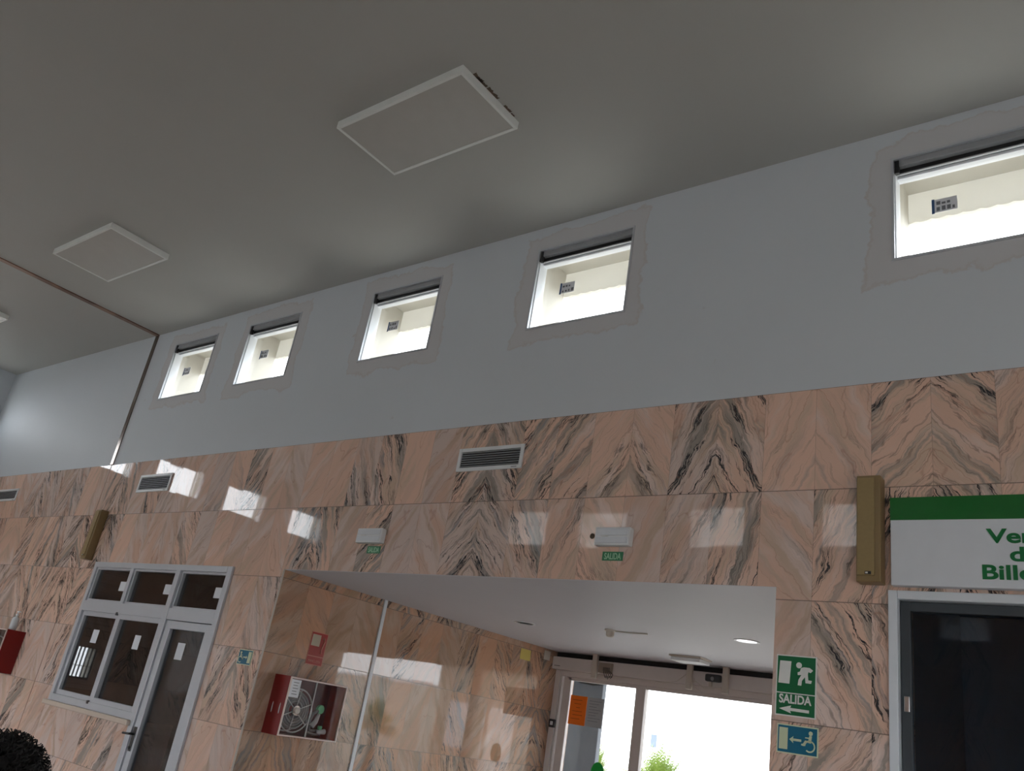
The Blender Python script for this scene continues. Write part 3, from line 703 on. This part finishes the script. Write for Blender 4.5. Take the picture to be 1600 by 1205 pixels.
q = thing('fire_hose_sign', on_niche(.45, 1.87), 'red fire hose sign above the hose cabinet in the passage', 'sign')
MB().box(0, .18, 0, .27, 0, .004).build('border', M['pink'], q)
MB().box(.005, .175, .075, .265, .004, .005).build('red_field', M['red_sign'], q); MB().box(.005, .175, .005, .068, .004, .005).build('red_field', M['red_sign'], q)
MB().box(.012, .105, .155, .25, .005, .006).build('reel_symbol', M['beige'], q)
g = MB(); g.tube([(.125, .215, .006), (.145, .23, .006), (.155, .20, .006), (.145, .17, .006), (.135, .13, .006), (.14, .10, .006)], .006, 6); g.build('hose_symbol', M['pink'], q)
text_mb('MANGUERA', .030, .09, .022, .005, .0058, sx=.85).build('lettering', M['pink'], q)

q = MB().box(0, .19, 0, .115, 0, .002).build('yellow_note', M['yellow'], mx=on_niche(3.41, 2.375)); tag(q, 'yellow paper square high on the passage wall near the entrance', 'note')
q = MB().box(0, .12, 0, .10, 0, .004).build('cover_plate', M['offwhite'], mx=on_niche(3.86, 2.44)); tag(q, 'pale cover plate in the corner by the entrance header', 'cover plate')

# ------------------------------------------------------------------ fire hose cabinets
def hose_cabinet(mx, label):
    q = thing('fire_hose_cabinet', mx, label, 'fire cabinet')
    W_, H_, D_ = .62, .45, .20
    b = MB(); b.box(0, W_, 0, H_, 0, .01); b.box(0, .012, 0, H_, .01, D_); b.box(W_ - .012, W_, 0, H_, .01, D_); b.box(.012, W_ - .012, 0, .012, .01, D_); b.box(.012, W_ - .012, H_ - .012, H_, .01, D_)
    b.build('body', M['red'], q, bevel=.003)
    MB().box(.012, W_ - .012, .012, H_ - .012, .010, .013).build('back_lining', M['maroon'], q)
    d = MB().frame(.002, W_ - .002, .002, H_ - .002, .012, D_, D_ + .012).build('door', simple('door_lacquer', (0.72, 0.60, 0.56), .3), q, bevel=.002)
    MB().box(.012, W_ - .012, .012, H_ - .012, D_ + .002, D_ + .005).build('pane', M['window_glass'], d)
    MB().box(.272, .282, .012, H_ - .012, D_ + .0055, D_ + .012).build('glazing_bar', M['hose'], d)
    n_ = MB().box(.018, .115, H_ - .155, H_ - .02, D_ + .0055, D_ + .0065).build('label', M['paper'], d)
    t = MB()
    for k in range(5): t.box(.04, .095 - .01 * (k % 2), H_ - .045 - k * .022, H_ - .04 - k * .022, D_ + .0065, D_ + .0070)
    t.build('printing', M['ink'], n_)
    cx, cy = .165, .20
    reel = MB()
    for r_, z_ in ((.165, .155), (.165, .06)):
        reel.tube([(cx + r_ * math.cos(a * math.pi / 20), cy + r_ * math.sin(a * math.pi / 20), z_) for a in range(40)], .006, 8, True)
    for a in range(6):
        t_ = a * math.pi / 3 + .4
        reel.tube([(cx + .03 * math.cos(t_), cy + .03 * math.sin(t_), .155), (cx + .163 * math.cos(t_), cy + .163 * math.sin(t_), .155)], .004, 6)
    rl = reel.build('reel', M['hose'], q, smooth=True)
    h = MB()
    for k in range(6):
        for r_ in (.07, .092, .114, .136):
            h.tube([(cx + r_ * math.cos(a * math.pi / 16), cy + r_ * math.sin(a * math.pi / 16), .068 + k * .015) for a in range(32)], .010, 6, True)
    h.tube([(cx + .136, cy, .13), (cx + .14, cy - .08, .15), (.33, .05, .15), (.42, .04, .14), (.50, .045, .12), (.47, .07, .12), (.38, .065, .12)], .011, 8)
    h.tube([(.40, .03, .10), (.36, .10, .13), (.345, .14, .14), (.37, .20, .14), (.42, .22, .13)], .013, 8)
    h.build('hose', simple('hose_dark', (0.16, 0.16, 0.17), .5), rl, smooth=True)
    MB().ring(cx, cy, .022, .038, .15, .17).build('hub_ring', M['metal'], rl); MB().disc(cx, cy, .024, .15, .185).build('hub', M['offwhite'], rl)
    MB().box(.10, .42, cy - .012, cy + .03, .014, .05).build('reel_arm', M['red'], q)
    v = MB(); v.disc(.455, .235, .036, .10, .125, 12); v.build('valve_wheel', M['valve'], q)
    nz = MB(); nz.tube([(.36, .10, .16), (.39, .14, .165), (.41, .20, .165)], [.024, .020, .012], 12); nz.tube([(.44, .06, .15), (.52, .07, .15)], [.014, .022], 12); nz.build('nozzle', M['hose'], q, smooth=True)
    MB().box(.46, .49, .08, .11, .12, .15, bev=.005).build('valve_lever', M['valve'], q)
    return q
hose_cabinet(on_niche(.18, 1.30), 'red glass-fronted fire hose cabinet on the passage wall')
hose_cabinet(on_front(-10.87, 1.31), 'red fire hose cabinet with a pump bottle on top, cut by the picture edge')
q = thing('pump_bottle', Matrix.Translation((-10.42, -.09, 1.762)), 'clear plastic pump bottle standing on the red fire cabinet', 'bottle')
MB().lathe([(.001, 0), (.036, .002), (.04, .012), (.04, .11), (.034, .13), (.015, .142), (.013, .155), (.001, .155)], 28).build('body', M['frost'], q, smooth=True)
MB().lathe([(.001, .155), (.016, .155), (.016, .172), (.006, .174), (.006, .195), (.001, .195)], 20).build('collar', M['white'], q)
MB().box(-.012, .045, -.010, .010, .192, .206, bev=.003).build('pump_head', M['white'], q)

# ------------------------------------------------------------------ outside
S(MB().box(-60, 40, 4.6, 90, -.3, -.05).build('ground', M['ground']))
S(MB().box(-60, 40, -60, YB - .3, -.3, -.05).build('ground.001', M['ground']))
S(MB().box(-60, XL - .3, YB - .3, 4.6, -.3, -.05).build('ground.002', M['ground']))
S(MB().box(XR + .3, 40, YB - .3, 4.6, -.3, -.05).build('ground.003', M['ground']))
q = thing('canopy_pillar', Matrix.Translation((-6.68, 6.0, 0)), 'grey-blue pillar outside behind the taped notices', 'pillar')
MB().box(-.24, .25, 0, .10, -.05, 2.86).build('shaft', M['pillar'], q, bevel=.01)
MB().box(-.28, .21, -.04, .16, 2.62, 2.86).build('capital', M['pillar'], q, bevel=.01)
g = MB().tube([(-.30, 0, 0), (-.12, 0, -.07), (.1, 0, -.085), (.30, 0, -.055), (.55, 0, -.01)], .012, 8).build('slack_cable', M['black'], mx=Matrix.Translation((-6.68, 5.973, 2.46)))
tag(g, 'black cable sagging across the top of the grey pillar outside', 'cable')
q = thing('street_sign', Matrix.Translation((-13.11, 20.0, -.05)), 'pale blue sign on a thin post far outside', 'sign')
MB().tube([(0, 0, 0), (0, 0, 1.9)], .02, 8).build('post', M['white'], q)
MB().box(-.10, .10, -.03, .015, 1.85, 2.21).build('panel', M['paleblue'], q, bevel=.01)

def palm(x, y, h, R_, n_, seed, label, name='palm_bush'):
    rr = random.Random(seed)
    q = thing(name, Matrix.Translation((x, y, -.05)), label, 'palm', 'green palms outside the entrance')
    MB().tube([(0, 0, 0), (.03, .02, h * .4), (0, 0, h * .72)], [.13, .10, .08], 12).build('trunk', M['bark'], q, smooth=True)
    g = MB()
    for k in range(n_):
        a = rr.uniform(0, 2 * math.pi); el = rr.uniform(.15, 1.45); L = R_ * rr.uniform(.6, 1.0)
        d = Vector((math.cos(a) * math.cos(el), math.sin(a) * math.cos(el), math.sin(el)))
        p = Vector((0, 0, h * .70)); sd = d.cross(Vector((0, 0, 1))).normalized()
        stem = []
        for i in range(9):
            t = i / 8; stem.append(p + d * L * t + Vector((0, 0, -.35 * L * t * t * math.cos(el))))
        g.tube(stem, [.008 - .0007 * i for i in range(9)], 4)
        for i in range(1, 9):
            for sgn in (-1, 1):
                for hh in (0, .5):
                    b = stem[i - 1].lerp(stem[i], .5 + hh); ln = L * .22 * (1 - abs(i / 8 - .45))
                    tip = b + (sd * sgn * .75 + d * .6).normalized() * ln + Vector((0, 0, rr.uniform(-.02, .05)))
                    up = Vector((0, 0, .012))
                    g.face([b - d * .012, tip, b + d * .014]); 
    g.build('fronds', M['leaf'], q)
palm(-8.65, 12.0, 1.15, 1.25, 170, 1, 'yellow-green palm in full view through the wide entrance pane')
palm(-10.7, 12.9, 1.35, .85, 80, 2, 'lower palm seen through the narrow entrance pane beside the mullion')
palm(-6.95, 13.4, 1.45, .65, 60, 3, 'small palm partly seen at the bottom of the wide pane')

q = thing('added_wall', Matrix.Translation((4.4, 14, -.05)), 'low beige wall added across the forecourt, seen only as reflection in polished marble', 'wall')  # added out of direct view to darken the reflection in the passage marble
MB().box(0, 16, 0, .3, 0, 2.42).build('masonry', M['cream'], q); MB().box(-.03, 16.03, -.04, .34, 2.42, 2.50).build('coping', M['paper'], q)
q = thing('kiosk', Matrix.Translation((0.3, 13.4, -.05)), 'added beige kiosk across the forecourt, darkening the reflection in the passage marble', 'kiosk')  # added building, tall enough to keep sky out of the marble reflection
MB().box(0, 3.9, 0, 2.5, 0, 3.1).build('walls', simple('kiosk_paint', (0.30, 0.25, 0.20), .8), q); MB().box(-.2, 4.1, -.25, 2.7, 3.1, 3.3).build('roof', M['roofing'], q)
MB().box(1.2, 2.1, -.03, 0, .05, 2.1).build('door', M['door_alu'], q); MB().box(2.4, 3.4, -.03, 0, 1.0, 2.1).build('shutter', M['alu'], q)
palm(5.6, 12.6, 1.5, .9, 110, 8, 'yellow-green palm across the forecourt, mirrored in the passage marble')

# ------------------------------------------------------------------ person at the bottom corner: only black curly hair shows
def skin_fig(name, chain, parent, mtl, levels=2):
    verts, edges, rad = [], [], []
    idx = {}
    for path in chain:
        for a in range(len(path)):
            k, co, r_ = path[a]
            if k not in idx: idx[k] = len(verts); verts.append(co); rad.append(r_)
            if a: edges.append((idx[path[a - 1][0]], idx[k]))
    me = bpy.data.meshes.new(name); me.from_pydata(verts, edges, [])
    o = bpy.data.objects.new(name, me); C.objects.link(o); o.parent = parent
    sk = o.modifiers.new('skin', 'SKIN'); sk.use_smooth_shade = True
    for v, r_ in zip(me.skin_vertices[0].data, rad): v.radius = r_ if isinstance(r_, tuple) else (r_, r_); v.use_root = False
    me.skin_vertices[0].data[0].use_root = True
    sb_ = o.modifiers.new('sub', 'SUBSURF'); sb_.levels = levels; sb_.render_levels = levels
    me.materials.append(mtl); return o
def person(x, y, rot, top, label):
    k = top / 1.70
    q = thing('person', Matrix.Translation((x, y, 0)) @ Matrix.Rotation(rot, 4, 'Z') @ Matrix.Scale(k, 4), label, 'person')
    # facing +y (local)
    pel = ('pel', (0, 0, .92), (.15, .11)); spine = [pel, ('wa', (0, .0, 1.05), (.125, .09)), ('ch', (0, .0, 1.25), (.15, .10)), ('nk0', (0, -.01, 1.40), (.075, .07)), ('nk', (0, .0, 1.46), .052), ('hd0', (0, .015, 1.52), (.065, .075)), ('hd1', (0, .02, 1.60), (.076, .092)), ('hd2', (0, .01, 1.67), (.06, .075))]
    ch = [spine]
    for s_ in (-1, 1):
        ch.append([('ch', 0, 0), ('sh%d' % s_, (.165 * s_, 0, 1.36), .055), ('el%d' % s_, (.21 * s_, -.02, 1.09), .040), ('wr%d' % s_, (.20 * s_, .06, .86), .027), ('pa%d' % s_, (.195 * s_, .08, .79), (.022, .036))])
        for f_, (dx, dy, dl) in enumerate(((0, .03, .075), (0, .012, .085), (0, -.006, .08), (0, -.022, .062))):
            ch.append([('pa%d' % s_, 0, 0), ('f%d%d' % (s_, f_), (.193 * s_, .08 + dy, .755), .0095), ('g%d%d' % (s_, f_), (.188 * s_, .085 + dy, .755 - dl * .5), .0085), ('h%d%d' % (s_, f_), (.180 * s_, .09 + dy, .755 - dl), .007)])
        ch.append([('pa%d' % s_, 0, 0), ('t%d' % s_, (.185 * s_, .125, .80), .011), ('u%d' % s_, (.178 * s_, .14, .765), .009)])
        ch.append([pel, ('hp%d' % s_, (.09 * s_, 0, .84), .085), ('kn%d' % s_, (.10 * s_, .02, .48), .055), ('an%d' % s_, (.10 * s_, -.01, .09), .036), ('ft%d' % s_, (.105 * s_, .10, .035), (.035, .028)), ('to%d' % s_, (.11 * s_, .17, .025), (.038, .02))])
    body = skin_fig('body', ch, q, M['skin'])
    def cl(name, paths, mtl): return skin_fig(name, paths, q, mtl)
    sh = [[('a', (0, 0, .90), (.175, .13)), ('b', (0, 0, 1.05), (.15, .115)), ('c', (0, 0, 1.25), (.172, .122)), ('d', (0, -.01, 1.385), (.10, .09))]]
    for s_ in (-1, 1): sh.append([('c', 0, 0), ('s%d' % s_, (.165 * s_, 0, 1.355), .072), ('e%d' % s_, (.20 * s_, -.01, 1.17), .058)])
    cl('shirt', sh, M['shirt'])
    tr = [[('a', (0, 0, .95), (.16, .12)), ('b', (0, 0, .88), (.165, .12))]]
    for s_ in (-1, 1): tr.append([('b', 0, 0), ('h%d' % s_, (.095 * s_, 0, .80), .10), ('k%d' % s_, (.10 * s_, .02, .48), .072), ('n%d' % s_, (.10 * s_, -.01, .12), .058)])
    cl('trousers', tr, M['jeans'])
    for s_ in (-1, 1): MB().box(.065 * s_ - .0 if s_ > 0 else -.145, .145 if s_ > 0 else -.065, -.07, .22, 0.0, .075, bev=.03).build('shoe', M['shoe'], q, smooth=True)
    for s_ in (-1, 1):
        e = MB().ball((.032 * s_, .098, 1.605), .013, 12).build('eye', M['eye'], q, smooth=True); MB().ball((.032 * s_, .1075, 1.605), .006, 10).build('iris', M['black'], e, smooth=True)
        MB().ball((.082 * s_, .01, 1.585), .03, 12, (.35, .7, 1)).build('ear', M['skin'], q, smooth=True)
    MB().tube([(0, .105, 1.61), (0, .118, 1.585), (0, .128, 1.568), (0, .11, 1.56)], [.007, .010, .014, .010], 10).build('nose', M['skin'], q, smooth=True)
    MB().ball((0, .100, 1.532), .022, 12, (1.1, .4, .32)).build('mouth', M['lip'], q, smooth=True)
    # curly hair: two full lobes with many small curls
    h = MB()
    t = bmesh.new(); bmesh.ops.create_icosphere(t, subdivisions=4, radius=1.0)
    for v in t.verts:
        n_ = v.co.normalized(); c = Vector((0, -.03, 1.60)); r_ = .15 + .02 * noise.noise(n_ * 3) + .012 * noise.noise(n_ * 9)
        if n_.y > .3 and n_.z < .45: r_ *= .42
        if n_.z < 0 and n_.y > -.1: r_ *= .8
        v.co = Vector((n_.x * r_ * 1.12, n_.y * r_, n_.z * r_ * .95)) + c
    qh = MB(); qh.bm.free(); qh.bm = t; h.merge(qh)
    rr = random.Random(5)
    for i in range(1300):
        n_ = Vector((rr.gauss(0, 1), rr.gauss(0, 1), rr.gauss(0, 1))).normalized()
        if n_.y > .25 and n_.z < .5: continue
        c = Vector((n_.x * .162, n_.y * .145 - .03, n_.z * .138 + 1.60)) * 1.0
        u = n_.orthogonal().normalized(); w2 = n_.cross(u); rc = rr.uniform(.007, .013); ph = rr.uniform(0, 6.28)
        h.tube([c + n_ * (.012 * t_ - .01) + rc * (math.cos(ph + t_ * 1.5) * u + math.sin(ph + t_ * 1.5) * w2) for t_ in [0, .6, 1.2, 1.8, 2.4, 3.0, 3.6]], .0022, 3)
    h.build('hair', M['hair'], q)
    return q
person(-2.735, -3.192, 2.2, 1.36, 'person with short black curly hair at the lower corner of the frame')
